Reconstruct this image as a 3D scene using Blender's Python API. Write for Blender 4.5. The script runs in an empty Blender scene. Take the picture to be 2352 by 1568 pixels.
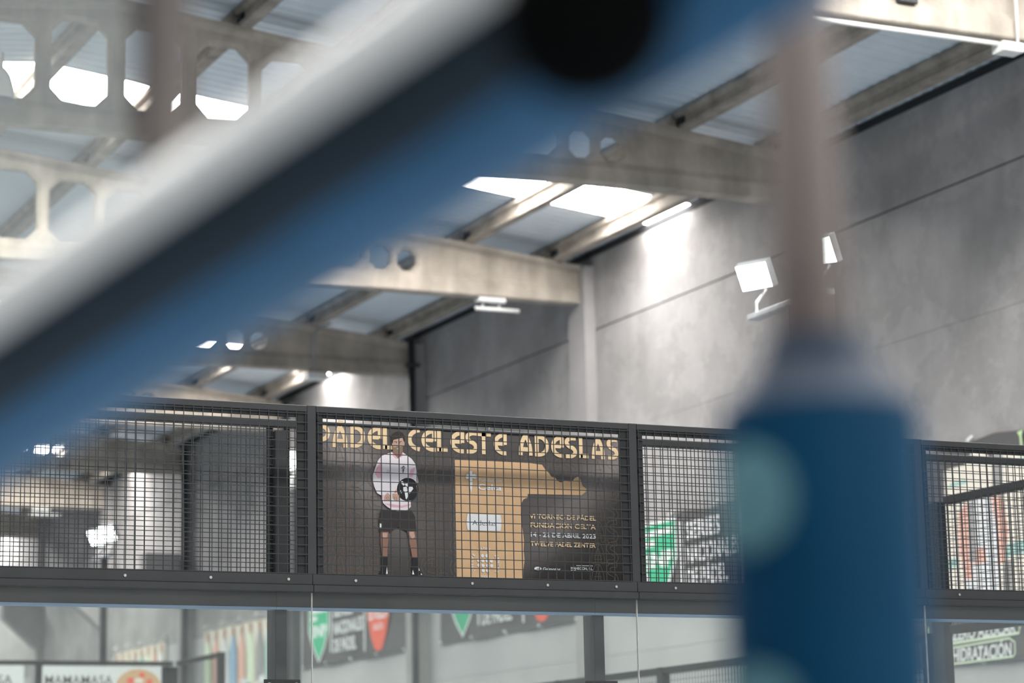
import bpy, math, random
from mathutils import Vector, Matrix
from mathutils.geometry import tessellate_polygon
random.seed(7)
S = bpy.context.scene
COL = S.collection

# ------------------------------------------------------------------ camera
YAW, PIT, ROL, ZC = 0.4438, 0.1914, -0.0204, 1.7877
F = Vector((math.sin(YAW)*math.cos(PIT), math.cos(YAW)*math.cos(PIT), math.sin(PIT)))
R0 = Vector((math.cos(YAW), -math.sin(YAW), 0)); U0 = R0.cross(F)
R = math.cos(ROL)*R0 + math.sin(ROL)*U0
U = -math.sin(ROL)*R0 + math.cos(ROL)*U0
CAM = Vector((0, 0, ZC)); FPX = 5556.0
cd = bpy.data.cameras.new('camera'); cam = bpy.data.objects.new('camera', cd); COL.objects.link(cam)
cd.sensor_width = 36; cd.lens = FPX*36/2352
m = Matrix((R, U, -F)).transposed().to_4x4(); m.translation = CAM
cam.matrix_world = m
cd.clip_start = 0.05; cd.clip_end = 400
cd.dof.use_dof = True; cd.dof.focus_distance = 13.8; cd.dof.aperture_fstop = 1.9
S.camera = cam
S.view_settings.view_transform = 'Standard'; S.view_settings.look = 'None'
S.view_settings.gamma = 1; S.view_settings.use_curve_mapping = False
S.view_settings.exposure = 0.2
WORLD_STRENGTH = 0.16
SKYLIGHT = 30.0
LAMP = 18.0
w = bpy.data.worlds.new('World'); S.world = w; w.use_nodes = True
bg = w.node_tree.nodes['Background']
bg.inputs[0].default_value = (0.93, 0.97, 1.0, 1); bg.inputs[1].default_value = WORLD_STRENGTH

def ray(x, y): return F + R*((x-1176)/FPX) - U*((y-784)/FPX)
def px(x, y, ax, c):
    d = ray(x, y); t = (c-CAM[ax])/d[ax]; return CAM + d*t
def pd(x, y, depth): return CAM + ray(x, y)*depth

# ------------------------------------------------------------------ materials
def nd(nt, t, **k):
    n = nt.nodes.new(t)
    for a, b in k.items(): setattr(n, a, b)
    return n
def mat(name, col, rough=0.6, metal=0.0, spec=0.5, var=0.0, scale=4.0, col2=None, bump=0.0, bscale=40.0, stretch=None, streak=0.0, crack=0.0):
    m = bpy.data.materials.new(name); m.use_nodes = True; nt = m.node_tree
    b = nt.nodes['Principled BSDF']
    b.inputs['Base Color'].default_value = (*col, 1); b.inputs['Roughness'].default_value = rough
    b.inputs['Metallic'].default_value = metal; b.inputs['Specular IOR Level'].default_value = spec
    geo = None
    def coord(st=None):
        g = nd(nt, 'ShaderNodeNewGeometry'); mp = nd(nt, 'ShaderNodeMapping')
        nt.links.new(g.outputs['Position'], mp.inputs[0])
        if st: mp.inputs['Scale'].default_value = st
        return mp.outputs[0]
    if var or col2:
        nz = nd(nt, 'ShaderNodeTexNoise'); nz.inputs['Scale'].default_value = scale; nz.inputs['Detail'].default_value = 8; nz.inputs['Roughness'].default_value = .62
        nt.links.new(coord(stretch), nz.inputs['Vector'])
        rp = nd(nt, 'ShaderNodeValToRGB'); rp.color_ramp.elements[0].position = .34; rp.color_ramp.elements[1].position = .66
        nt.links.new(nz.outputs[0], rp.inputs[0])
        c2 = col2 if col2 else tuple(c*(1-var) for c in col)
        rp.color_ramp.elements[0].color = (*c2, 1); rp.color_ramp.elements[1].color = (*col, 1)
        out = rp.outputs[0]
        if streak:
            n2 = nd(nt, 'ShaderNodeTexNoise'); n2.inputs['Scale'].default_value = 1; n2.inputs['Detail'].default_value = 7
            nt.links.new(coord((3.2, 3.2, .5)), n2.inputs['Vector'])
            r2 = nd(nt, 'ShaderNodeValToRGB'); r2.color_ramp.elements[0].position = .42; r2.color_ramp.elements[1].position = .6
            a = 1-streak; r2.color_ramp.elements[0].color = (a, a, a, 1)
            nt.links.new(n2.outputs[0], r2.inputs[0])
            mx = nd(nt, 'ShaderNodeMix', data_type='RGBA', blend_type='MULTIPLY'); mx.inputs[0].default_value = 1
            nt.links.new(out, mx.inputs[6]); nt.links.new(r2.outputs[0], mx.inputs[7]); out = mx.outputs[2]
        if crack:
            n3 = nd(nt, 'ShaderNodeTexNoise'); n3.inputs['Scale'].default_value = 1; n3.inputs['Detail'].default_value = 12; n3.inputs['Roughness'].default_value = .7; n3.inputs['Distortion'].default_value = .25
            nt.links.new(coord((1, .9, 1.0)), n3.inputs['Vector'])
            r3 = nd(nt, 'ShaderNodeValToRGB'); e = r3.color_ramp.elements; e[0].position = .40; e[1].position = .53
            e[0].color = (1-crack*.5,)*3+(1,); q = e.new(.495); q.color = (1-crack,)*3+(1,)
            nt.links.new(n3.outputs[0], r3.inputs[0])
            m3 = nd(nt, 'ShaderNodeMix', data_type='RGBA', blend_type='MULTIPLY'); m3.inputs[0].default_value = 1
            nt.links.new(out, m3.inputs[6]); nt.links.new(r3.outputs[0], m3.inputs[7]); out = m3.outputs[2]
        nt.links.new(out, b.inputs['Base Color'])
    if bump:
        nb = nd(nt, 'ShaderNodeTexNoise'); nb.inputs['Scale'].default_value = bscale; nb.inputs['Detail'].default_value = 5
        nt.links.new(coord(), nb.inputs['Vector'])
        bp = nd(nt, 'ShaderNodeBump'); bp.inputs['Strength'].default_value = bump; bp.inputs['Distance'].default_value = .02
        nt.links.new(nb.outputs[0], bp.inputs['Height']); nt.links.new(bp.outputs[0], b.inputs['Normal'])
    return m
def emit(name, col, s):
    m = bpy.data.materials.new(name); m.use_nodes = True; nt = m.node_tree; nt.nodes.clear()
    e = nd(nt, 'ShaderNodeEmission'); o = nd(nt, 'ShaderNodeOutputMaterial')
    e.inputs[0].default_value = (*col, 1); e.inputs[1].default_value = s; nt.links.new(e.outputs[0], o.inputs[0]); return m
def glassmat(name, veil, gloss):
    m = bpy.data.materials.new(name); m.use_nodes = True; nt = m.node_tree; nt.nodes.clear()
    o = nd(nt, 'ShaderNodeOutputMaterial'); t = nd(nt, 'ShaderNodeBsdfTransparent'); g = nd(nt, 'ShaderNodeBsdfGlossy'); d = nd(nt, 'ShaderNodeBsdfDiffuse')
    t.inputs[0].default_value = (.95, .97, .96, 1); g.inputs['Roughness'].default_value = .02
    d.inputs[0].default_value = (.8, .82, .82, 1)
    m1 = nd(nt, 'ShaderNodeMixShader'); m2 = nd(nt, 'ShaderNodeMixShader'); m1.inputs[0].default_value = veil; m2.inputs[0].default_value = gloss
    nt.links.new(t.outputs[0], m1.inputs[1]); nt.links.new(d.outputs[0], m1.inputs[2])
    nt.links.new(m1.outputs[0], m2.inputs[1]); nt.links.new(g.outputs[0], m2.inputs[2]); nt.links.new(m2.outputs[0], o.inputs[0]); return m
M = {}
M['concrete'] = mat('beam concrete', (.50, .44, .375), .85, spec=.25, var=.34, scale=1.6, bump=.35, bscale=30, streak=.22)
M['purlin'] = mat('purlin concrete', (.40, .35, .30), .85, spec=.25, var=.45, scale=3.0, bump=.4, bscale=22)
M['wall'] = mat('painted wall', (.39, .372, .366), .85, spec=.15, var=.24, scale=.9, bump=.25, bscale=14, streak=.06, crack=.12)
M['walllow'] = mat('lower wall brightened', (.47, .46, .455), .85, spec=.15, var=.12, scale=.8)  # lighter tone stands in for the light on the lower wall
M['postleft'] = mat('light brown steel post', (.19, .165, .155), .6, spec=.2, var=.1)
M['pilaster'] = mat('pilaster paint', (.36, .343, .338), .85, spec=.15, var=.12, scale=2)
M['roof'] = mat('roof sheet', (.70, .76, .81), .5, metal=0, var=.15, scale=1.2, stretch=(1, .4, 1))
M['dark'] = mat('dark joint and shadow gap', (.02, .022, .025), .9, var=.4, scale=9)
M['floor'] = mat('blue turf', (.33, .38, .43), .95, var=.25, scale=60)
M['steel'] = mat('powder coated steel', (.034, .034, .035), .5, spec=.3, var=.18, scale=7)
M['steel2'] = mat('powder coated steel matt', (.017, .017, .018), .55, spec=.25, var=.15, scale=7)
M['bluetint'] = mat('pale blue light on underside', (.16, .24, .35), .5, var=.1)
M['wire'] = mat('mesh wire', (.022, .026, .028), .5, spec=.4, var=.1, scale=20)
M['screw'] = mat('zinc screw', (.55, .55, .53), .3, metal=.9, var=.2, scale=60)
M['pipe'] = mat('dark downpipe', (.035, .038, .042), .5, var=.2, scale=5)
M['whiteplastic'] = mat('white plastic', (.72, .72, .70), .4, var=.08, scale=10)
M['greyplastic'] = mat('grey conduit', (.33, .34, .34), .5, var=.1, scale=10)
M['galv'] = mat('galvanised steel', (.45, .46, .47), .45, metal=.5, var=.2, scale=12)
M['glass'] = glassmat('court glass', .02, .02)
M['glassedge'] = mat('ground glass edge', (.62, .60, .55), .3, var=.35, scale=15)
M['postgrey'] = mat('brown grey steel post', (.105, .084, .078), .6, spec=.2, var=.12, scale=6)
M['vinyl'] = mat('blue vinyl', (.002, .052, .115), .6, spec=.12, var=.15, scale=6)
M['vinyltop'] = mat('faded blue vinyl', (.03, .046, .075), .6, spec=.2, var=.15, scale=8)
M['vinylshaded'] = mat('vinyl in shade', (.013, .03, .048), .5, spec=.3, var=.3, scale=5)  # shade on the camera side, put into the colour
M['vinylfloorlit'] = mat('vinyl lit from floor', (.016, .12, .25), .45, spec=.3, var=.2, scale=5)  # floor bounce on the underside, put into the colour
M['vinylsheen'] = mat('skylight sheen on vinyl', (.9, .9, .88), .35, var=.06, scale=8)  # skylight reflection on the blue vinyl, painted as white
M['vinylmint'] = mat('mint patch', (.15, .33, .36), .45, var=.2, scale=9)
M['rubber'] = mat('black rubber', (.0015, .0015, .0015), .8, spec=.08, var=.2, scale=9)
M['sky'] = emit('skylight panel', (1, .985, .955), SKYLIGHT)
M['lamp'] = emit('led lens', (.93, 1, .97), LAMP)
M['acrylic'] = mat('smoky acrylic', (.42, .43, .42), .2, spec=.7, var=.1, scale=10)
def flat(name, c, rough=.65): return mat('print '+name, c, rough, spec=.3, var=.07, scale=25)
P = dict(gold=flat('gold', (.82, .60, .36)), tan=flat('tan', (.62, .395, .22)), line=flat('line', (.19, .14, .10)),
         white=flat('white', (.72, .72, .72)), black=flat('black', (.015, .015, .017)), ink=flat('ink', (.10, .09, .09)),
         skin=flat('skin', (.52, .33, .25)), skin2=flat('skin shade', (.27, .14, .10)), hair=flat('hair', (.035, .025, .02)),
         shirt=flat('shirt', (.74, .68, .70)), pink=flat('pink', (.72, .40, .46)), orange=flat('orange', (.80, .17, .08)),
         shorts=flat('shorts', (.035, .028, .028)), green=flat('green', (.05, .42, .22)), red=flat('red', (.80, .13, .08)),
         cloth=flat('charcoal cloth', (.10, .095, .097)), cream=flat('cream', (.78, .72, .62)), grey=flat('grey', (.33, .32, .31)),
         lime=flat('lime', (.50, .66, .35)), teal=flat('teal', (.35, .55, .50)), blue=flat('blue', (.30, .45, .60)), whitecloth=flat('white cloth', (.70, .71, .70)),
         palegreen=flat('pale green', (.70, .78, .58)), salmon=flat('salmon', (.78, .45, .36)), brown=flat('brown', (.25, .17, .12)))

# ------------------------------------------------------------------ mesh helpers
class MB:
    def __init__(s): s.v = []; s.f = []
    def add(s, vs, fs):
        n = len(s.v); s.v += [tuple(v) for v in vs]; s.f += [tuple(i+n for i in f) for f in fs]; return s
    def box(s, a, b):
        x0, y0, z0 = a; x1, y1, z1 = b
        return s.add([(x0,y0,z0),(x1,y0,z0),(x1,y1,z0),(x0,y1,z0),(x0,y0,z1),(x1,y0,z1),(x1,y1,z1),(x0,y1,z1)],
                     [(0,3,2,1),(4,5,6,7),(0,1,5,4),(1,2,6,5),(2,3,7,6),(3,0,4,7)])
    def bevbox(s, a, b, e):           # box with chamfered edges along its longest axis
        d = [b[i]-a[i] for i in range(3)]; L = d.index(max(d)); o = [i for i in range(3) if i != L]
        p0, p1 = a[o[0]], b[o[0]]; q0, q1 = a[o[1]], b[o[1]]
        ring = [(p0+e,q0),(p1-e,q0),(p1,q0+e),(p1,q1-e),(p1-e,q1),(p0+e,q1),(p0,q1-e),(p0,q0+e)]
        vs = []
        for c in (a[L], b[L]):
            for p, q in ring:
                v = [0, 0, 0]; v[L] = c; v[o[0]] = p; v[o[1]] = q; vs.append(v)
        fs = [(i, (i+1) % 8, 8+(i+1) % 8, 8+i) for i in range(8)] + [tuple(range(7, -1, -1)), tuple(range(8, 16))]
        return s.add(vs, fs)
    def prism(s, ring, axis, c0, c1):  # ring of 2D points in the other two axes
        o = [i for i in range(3) if i != axis]; n = len(ring); vs = []
        for c in (c0, c1):
            for p, q in ring:
                v = [0, 0, 0]; v[axis] = c; v[o[0]] = p; v[o[1]] = q; vs.append(v)
        return s.add(vs, [(i, (i+1) % n, n+(i+1) % n, n+i) for i in range(n)] + [tuple(range(n-1, -1, -1)), tuple(range(n, 2*n))])
    def tube(s, pts, r, n=10, cap=True):
        pts = [Vector(p) for p in pts]; rs = r if isinstance(r, (list, tuple)) else [r]*len(pts); vs = []
        for i, p in enumerate(pts):
            d = (pts[min(i+1, len(pts)-1)]-pts[max(i-1, 0)]).normalized()
            a = d.cross(Vector((0, 0, 1)))
            if a.length < .05: a = d.cross(Vector((0, 1, 0)))
            a.normalize(); b = d.cross(a)
            for k in range(n):
                t = 2*math.pi*k/n; vs.append(p+(a*math.cos(t)+b*math.sin(t))*rs[i])
        fs = [(i*n+k, i*n+(k+1) % n, (i+1)*n+(k+1) % n, (i+1)*n+k) for i in range(len(pts)-1) for k in range(n)]
        if cap: fs += [tuple(range(n-1, -1, -1)), tuple((len(pts)-1)*n+k for k in range(n))]
        return s.add(vs, fs)
    def build(s, name, m, parent=None, smooth=False):
        me = bpy.data.meshes.new(name); me.from_pydata(s.v, [], s.f); me.materials.append(m)
        if smooth: me.shade_smooth()
        me.validate()
        o = bpy.data.objects.new(name, me); COL.objects.link(o)
        if parent:
            o.parent = parent; o.matrix_parent_inverse = Matrix.Translation(-parent.location) if parent.rotation_euler.z == 0 else Matrix()
        return o
def tag(o, label, cat, group=None):
    o['label'] = label; o['category'] = cat
    if group: o['group'] = group
    return o
def thing(name, label, cat, loc=(0, 0, 0), group=None):
    o = bpy.data.objects.new(name, None); COL.objects.link(o); o.location = loc; o.empty_display_size = .1
    return tag(o, label, cat, group)
def struct(o): o['kind'] = 'structure'; return o
def stuff(o): o['kind'] = 'stuff'; return o
def copy_part(o, parent, dx=(0, 0, 0)):
    c = o.copy(); COL.objects.link(c); c.parent = parent; c.location = Vector(o.location)+Vector(dx); return c

# ------------------------------------------------------------------ building shell
XW, Y1, BAY, ZB = 15.16, 23.4442, 6.0, 8.69      # wall face, second beam, bay length, beam soffit
XR = 6.67                                         # ridge
def ztop(x): return 9.2 + .108*(XW-x) if x >= XR else 9.2 + .108*(XW-2*XR+x)
OFF = .25
fl = struct(MB().box((-25, -20, -.2), (XW, 74, 0)).build('floor', M['floor']))
# wall of precast panels
wall = bpy.data.objects.new('wall_right', None); COL.objects.link(wall); wall.location = (XW, 0, 0); struct(wall)
bands = [0, 2.3, 3.8, 5.3, 6.8, 8.3, 9.34]
for k in range(-6, 9):
    for i in range(6):
        g = .003
        y0, y1 = Y1+k*BAY-.02, Y1+(k+1)*BAY-.026
        MB().box((XW, y0, bands[i]+(.011 if i == 5 else .002)), (XW+.16, y1, bands[i+1]-(.011 if i == 4 else .002))).build('wall_panel', M['walllow'] if i < 3 else M['wall'], wall)
MB().box((XW+.04, -12, 0.1), (XW+.3, 74, 9.3)).build('joint_backing', M['dark'], wall)
MB().box((XW-.006, -12, 9.345), (XW+.5, 74, 9.43)).build('eaves_gap', M['dark'], wall)
MB().box((-8, 74, 0), (XW+.3, 74.2, 11)).build('wall_back', M['wall']); struct(bpy.data.objects['wall_back'])
struct(MB().box((-12, -12.3, 0), (XW+.3, -12.1, 11)).build('wall_front', M['wall']))
n = 0
for k in range(-1, 9):                             # wall pilasters under each beam
    n += 1; y = Y1+k*BAY; b = MB().box((XW-.16, y-.25, 0), (XW, y+.26, 9.2))
    o = struct(b.build('trim_%d' % n, M['pilaster']))
    if k >= 4:                                     # haunched corbels on the far pilasters
        c = MB().prism([(XW-.16, 5.95), (XW-.16, 7.05), (XW-1.0, 7.05), (XW-1.0, 6.7)], 1, y-.2, y+.2).build('corbel', M['pilaster'], o)

# roof: profiled sheets, one mesh per bay and slope, with a translucent strip in every other bay
ceil = bpy.data.objects.new('ceiling', None); COL.objects.link(ceil); ceil.location = (XR, Y1, 10.2); struct(ceil)
def sheet(y0, y1, x0, x1, lift=0):
    b = MB(); y = y0; ring = []
    while y < y1-.01:
        p = min(.2, y1-y)
        ring += [(y, 0), (y+.30*p, 0), (y+.40*p, .017), (y+.90*p, .017)]; y += p
    ring.append((y1, 0)); vs = []
    xs = [x0, x1]
    for x in xs:
        for (yy, h) in ring: vs.append((x, yy, ztop(x)+OFF+h+lift))
    n = len(ring)
    b.add(vs, [(i, i+1, n+i+1, n+i) for i in range(n-1)]); return b
sky_n = 0
for k in range(-6, 9):
    a, e = Y1+k*BAY, Y1+(k+1)*BAY
    for (x0, x1) in ((XW+.3, XR), (XR, 2*XR-XW-.3)):
        if k % 2 == 0:
            sheet(a, a+3.05, x0, x1).build('roof_sheet', M['roof'], ceil)
            sheet(a+4.2, e, x0, x1).build('roof_sheet', M['roof'], ceil)
            sky_n += 1
            struct(sheet(a+3.05, a+4.2, x0, x1).build('window_%d' % sky_n, M['sky']))
        else:
            sheet(a, e, x0, x1).build('roof_sheet', M['roof'], ceil)

# ------------------------------------------------------------------ roof beams with octagonal holes
HOLES = [(6.76, 7.36), (7.52, 8.12), (8.25, 8.85), (8.98, 9.58), (9.71, 10.31), (10.44, 11.04), (11.17, 11.76), (11.88, 12.18), (12.28, 12.56)]
def octa(x0, x1, z0, z1, c): return [(x0+c, z0), (x1-c, z0), (x1, z0+c), (x1, z1-c), (x1-c, z1), (x0+c, z1), (x0, z1-c), (x0, z0+c)]
def beam_mesh():
    b = MB(); T = .075; xe = XW-.03; xl = 2*XR-xe
    outer = [(xl, 8.93), (xe, 8.93), (xe, ztop(xe)-.09), (XR, ztop(XR)-.09), (xl, ztop(xl)-.09)]
    hs = []
    for x0, x1 in HOLES + [(2*XR-b_, 2*XR-a_) for a_, b_ in HOLES]:
        zt = (9.27+.108*(12.42-(x0+x1)/2)*1.02) if x0 > XR else (9.27+.108*(12.42-2*XR+(x0+x1)/2)*1.02)
        c = .14 if x1-x0 > .4 else .085
        hs.append((x0, x1, 8.975, min(zt, ztop((x0+x1)/2)-.16), c))
    def layer(y, grow):
        loops = [[Vector((x, y, z)) for x, z in outer]] + [[Vector((x, y, z)) for x, z in octa(a-grow, e+grow, z0-grow, z1+grow, c+grow*.4)] for a, e, z0, z1, c in hs]
        tri = tessellate_polygon(loops); flatv = [v for l in loops for v in l]; return flatv, tri, [len(l) for l in loops]
    for y, sgn in ((-T, 1), (T, -1)):
        vs, tri, _ = layer(y, .035); b.add(vs, [t if sgn > 0 else t[::-1] for t in tri])
    mids = .02
    for h in hs:                                   # bevelled reveals of the holes
        a, e, z0, z1, c = h
        rings = [[(x, y, z) for x, z in octa(a-g, e+g, z0-g, z1+g, c+g*.4)] for y, g in ((-T, .035), (-T+.035, 0), (T-.035, 0), (T, .035))]
        vs = [v for r_ in rings for v in r_]
        b.add(vs, [(i*8+k, i*8+(k+1) % 8, (i+1)*8+(k+1) % 8, (i+1)*8+k) for i in range(3) for k in range(8)])
    b.box((xe-.001, -T, 8.93), (xe, T, 9.1))
    # bottom chord with chamfered shoulder
    ring = [(-.11, ZB), (.11, ZB), (.12, ZB+.015), (.12, ZB+.17), (T, ZB+.25), (-T, ZB+.25), (-.12, ZB+.17), (-.12, ZB+.015)]
    b.prism(ring, 0, xl, xe)
    # top flange follows the pitch
    for (xa, xb) in ((xe+.05, XR), (XR, xl-.05)):
        za, zb_ = ztop(xa), ztop(xb)
        rg = [(-.16, -.05), (-T, -.1), (T, -.1), (.16, -.05), (.17, 0), (-.17, 0)]
        vs = [(xa, p, za+q) for p, q in rg]+[(xb, p, zb_+q) for p, q in rg]
        b.add(vs, [(i, (i+1) % 6, 6+(i+1) % 6, 6+i) for i in range(6)]+[(5, 4, 3, 2, 1, 0), (6, 7, 8, 9, 10, 11)])
    return b
bm = beam_mesh()
blab = {0: 'nearest pale concrete roof beam, crossing the top right corner above a white conduit',
        1: 'grey concrete roof beam with round and octagonal holes across the top left and middle',
        2: 'bright sunlit concrete roof beam ending on the pilaster above the poster',
        3: 'shaded concrete roof beam with a bent grey cable on its face',
        4: 'pale lit concrete beam just above the mesh fence top rail, behind the shaded beam',
        5: 'brown shaded concrete beam seen through the left fence panel, with two bright holes',
        6: 'pale concrete beam low in the left fence panel, above the double floodlight',
        7: 'dark far concrete beam at the lower left of the left fence panel', 8: 'farthest concrete roof beam at the hall end'}
proto = None
for k in range(0, 9):
    if proto is None:
        proto = bm.build('roof_beam', M['concrete']); proto.location = (0, Y1-BAY, 0); o = proto
    else:
        o = proto.copy(); COL.objects.link(o); o.location = (0, Y1+(k-1)*BAY, 0)
    tag(o, blab[k], 'beam', 'concrete roof beams')

# purlins
ORD = ['first', 'second', 'third', 'fourth', 'fifth', 'sixth', 'seventh', 'eighth', 'ninth']
rows = [14.66, 13.33, 12.0, 10.67, 9.34, 8.03, 6.67, 5.33, 4.0]
pm = None
for k in range(0, 7):
    for r_, x in enumerate(rows):
        if k >= 4 and r_ > 5: continue
        z = ztop(x) + .002
        if pm is None:
            ring = [(-.07, 0), (.07, 0), (.07, .05), (.03, .085), (.03, .15), (.08, .18), (.08, .235), (-.08, .235), (-.08, .18), (-.03, .15), (-.03, .085), (-.07, .05)]
            o = MB().prism(ring, 1, .03, 5.97).build('roof_purlin', M['purlin']); pm = o
            pp = MB().tube([(0, 5.80, .095), (0, 5.93, .095)], .078, 8).build('shadow_gap_plug', M['dark'], o)  # dark plug drawn for the shadow gap at the purlin end
            pp.parent = o; pp.matrix_parent_inverse = Matrix()
        else:
            o = pm.copy(); COL.objects.link(o); q = pp.copy(); COL.objects.link(q); q.parent = o; q.matrix_parent_inverse = Matrix()
        o.location = (x, Y1+(k-1)*BAY, z)
        tag(o, 'concrete roof purlin, %s row from the right wall, %s bay away' % (ORD[r_], ORD[k]), 'purlin', 'concrete roof purlins')

# ------------------------------------------------------------------ small fittings on the structure
YB0 = Y1-BAY
t = thing('conduit', 'straight white conduit with square junction box under the nearest beam at top right', 'conduit', (13.4, YB0-.06, 8.6))
a0 = px(1500, -8, 1, YB0-.06); a1 = px(2312, 103, 1, YB0-.06)
MB().tube([a0, a1], .022, 12).build('pipe', M['whiteplastic'], t, True)
jb = px(2314, 112, 1, YB0-.06)
MB().bevbox((jb.x-.11, jb.y-.09, jb.z-.045), (jb.x+.12, jb.y+.09, jb.z+.045), .01).build('junction_box', M['whiteplastic'], t)
v0 = px(2338, 100, 1, YB0-.15); v1 = px(2334, 20, 1, YB0-.15); v2 = px(2328, -60, 1, YB0-.15)
MB().tube([v0, v1, v2], .014, 8).build('riser_cable', M['whiteplastic'], t, True)
hk = px(2083, 2, 1, YB0-.14)
o = MB().bevbox((hk.x-.1, hk.y-.03, hk.z-.025), (hk.x+.1, hk.y+.03, hk.z+.09), .01).build('wall_bracket', M['steel'])
tag(o, 'small dark metal bracket on the face of the nearest beam at the top edge', 'bracket')
def luminaire(x0, x1, y, z, lab):
    t = thing('linear_lamp', lab, 'lamp', ((x0+x1)/2, y, z), 'linear lamps under the beams')
    MB().bevbox((x0+.05, y-.08, z+.1), (x0+.45, y+.08, z+.16), .01).build('base_plate', M['whiteplastic'], t)
    MB().tube([(x0, y-.05, z), (x1, y-.05, z)], .026, 10).build('tube', M['whiteplastic'], t, True)
    for e in (.12, .36): MB().box((x0+e, y-.02, z), (x0+e+.03, y+.02, z+.12)).build('stem', M['greyplastic'], t)
luminaire(13.42, 14.08, Y1+BAY-.02, 8.52, 'white tube lamp under the bright beam that ends above the poster')
luminaire(13.32, 14.02, Y1+5*BAY-.02, 8.52, 'white tube lamp seen through the left fence panel under a pale beam')
y = Y1+2*BAY-.2
t = thing('bent_cable', 'bent grey cable hanging down the face of the shaded beam', 'cable', (13.37, y, 8.6))
pts = [px(a, b, 1, y) for a, b in ((760, 742), (742, 748), (728, 758), (721, 774), (719, 800), (723, 850))]
MB().tube(pts, .022, 8).build('cable', M['greyplastic'], t, True)
bx = px(726, 861, 1, y); MB().bevbox((bx.x-.13, y, bx.z-.05), (bx.x+.2, y+.25, bx.z+.05), .012).build('junction_box', M['whiteplastic'], t)
t = thing('rain_downpipe', 'dark vertical downpipe on the wall beside the shaded beam end', 'pipe', (XW-.25, Y1+2*BAY-.32, 0))
MB().tube([(XW-.24, Y1+2*BAY-.3, 0), (XW-.24, Y1+2*BAY-.3, 9.25)], .055, 12).build('pipe', M['pipe'], t, True)
for z in (3, 6, 8.8): MB().box((XW-.32, Y1+2*BAY-.38, z), (XW-.12, Y1+2*BAY-.22, z+.05)).build('clamp', M['pipe'], t)
# far downpipes
for yy, lab in ((Y1+4*BAY-.35, 'dark downpipe at the edge of the lit wall in the left fence panel'), (Y1+3*BAY-.35, 'dark downpipe beside the fence post, behind the pole floodlights')):
    o = MB().tube([(XW-.22, yy, 0), (XW-.22, yy, 9.2)], .07, 12).build('rain_downpipe', M['pipe'], None, True)
    tag(o, lab, 'pipe', 'downpipes on the wall')
# high bay dome lamp at the left edge
c = px(-6, 150, 1, 21.5)
t = thing('dome_lamp', 'grey translucent dome lamp hanging at the left edge', 'lamp', c)
prof = [(.0, 0), (.04, -.005), (.085, -.04), (.125, -.10), (.150, -.19), (.163, -.28), (.17, -.33), (.178, -.34)]
vs = []; N = 24
for r_, z in prof:
    for i in range(N): a = 2*math.pi*i/N; vs.append((c.x+r_*math.cos(a), c.y+r_*math.sin(a), c.z+z))
b = MB().add(vs, [(i*N+j, i*N+(j+1) % N, (i+1)*N+(j+1) % N, (i+1)*N+j) for i in range(len(prof)-1) for j in range(N)])
b.build('shade', M['acrylic'], t, True)
MB().tube([(c.x, c.y, c.z+.12), (c.x, c.y, c.z-.02)], .06, 12).build('housing', M['galv'], t)
MB().tube([(c.x, c.y, 9.95), (c.x, c.y, c.z+.12)], .008, 6).build('suspension_wire', M['greyplastic'], t)

# ------------------------------------------------------------------ court fences
XS = 4.6437; YF = 12.3573; YBK = 12.87
def wires(x0, x1, z0, z1, y, r=.0021, sx=.0532, sz=.0532, axis=0):
    b = MB(); x = x0
    def bx(p, q):
        if axis == 0: b.box(p, q)
        else: b.box((p[1], p[0], p[2]), (q[1], q[0], q[2]))
    nx = round((x1-x0)/sx); nz = round((z1-z0)/sz)
    for i in range(nx+1):
        x = x0+(x1-x0)*i/nx; bx((x-r, y-r, z0-.008), (x+r, y+r, z1+.008))
    for i in range(nz+1):
        z = z0+(z1-z0)*i/nz; bx((x0-.008, y-3*r, z-r), (x1+.008, y-r, z+r))
    return b
fdesc = {-1: 'far left', 0: 'left', 1: 'middle', 2: 'right', 3: 'far right'}
flab = {0: 'left black mesh fence panel of the near court end, floodlights seen through it',
        -1: 'black wire mesh fence panel of the near court end, mostly beyond the left edge',
        1: 'middle black wire mesh fence panel of the near court end, in front of the poster',
        2: 'black wire mesh fence panel of the near court end, left of the blue padded post',
        3: 'black wire mesh fence panel of the near court end, at the far right'}
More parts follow.
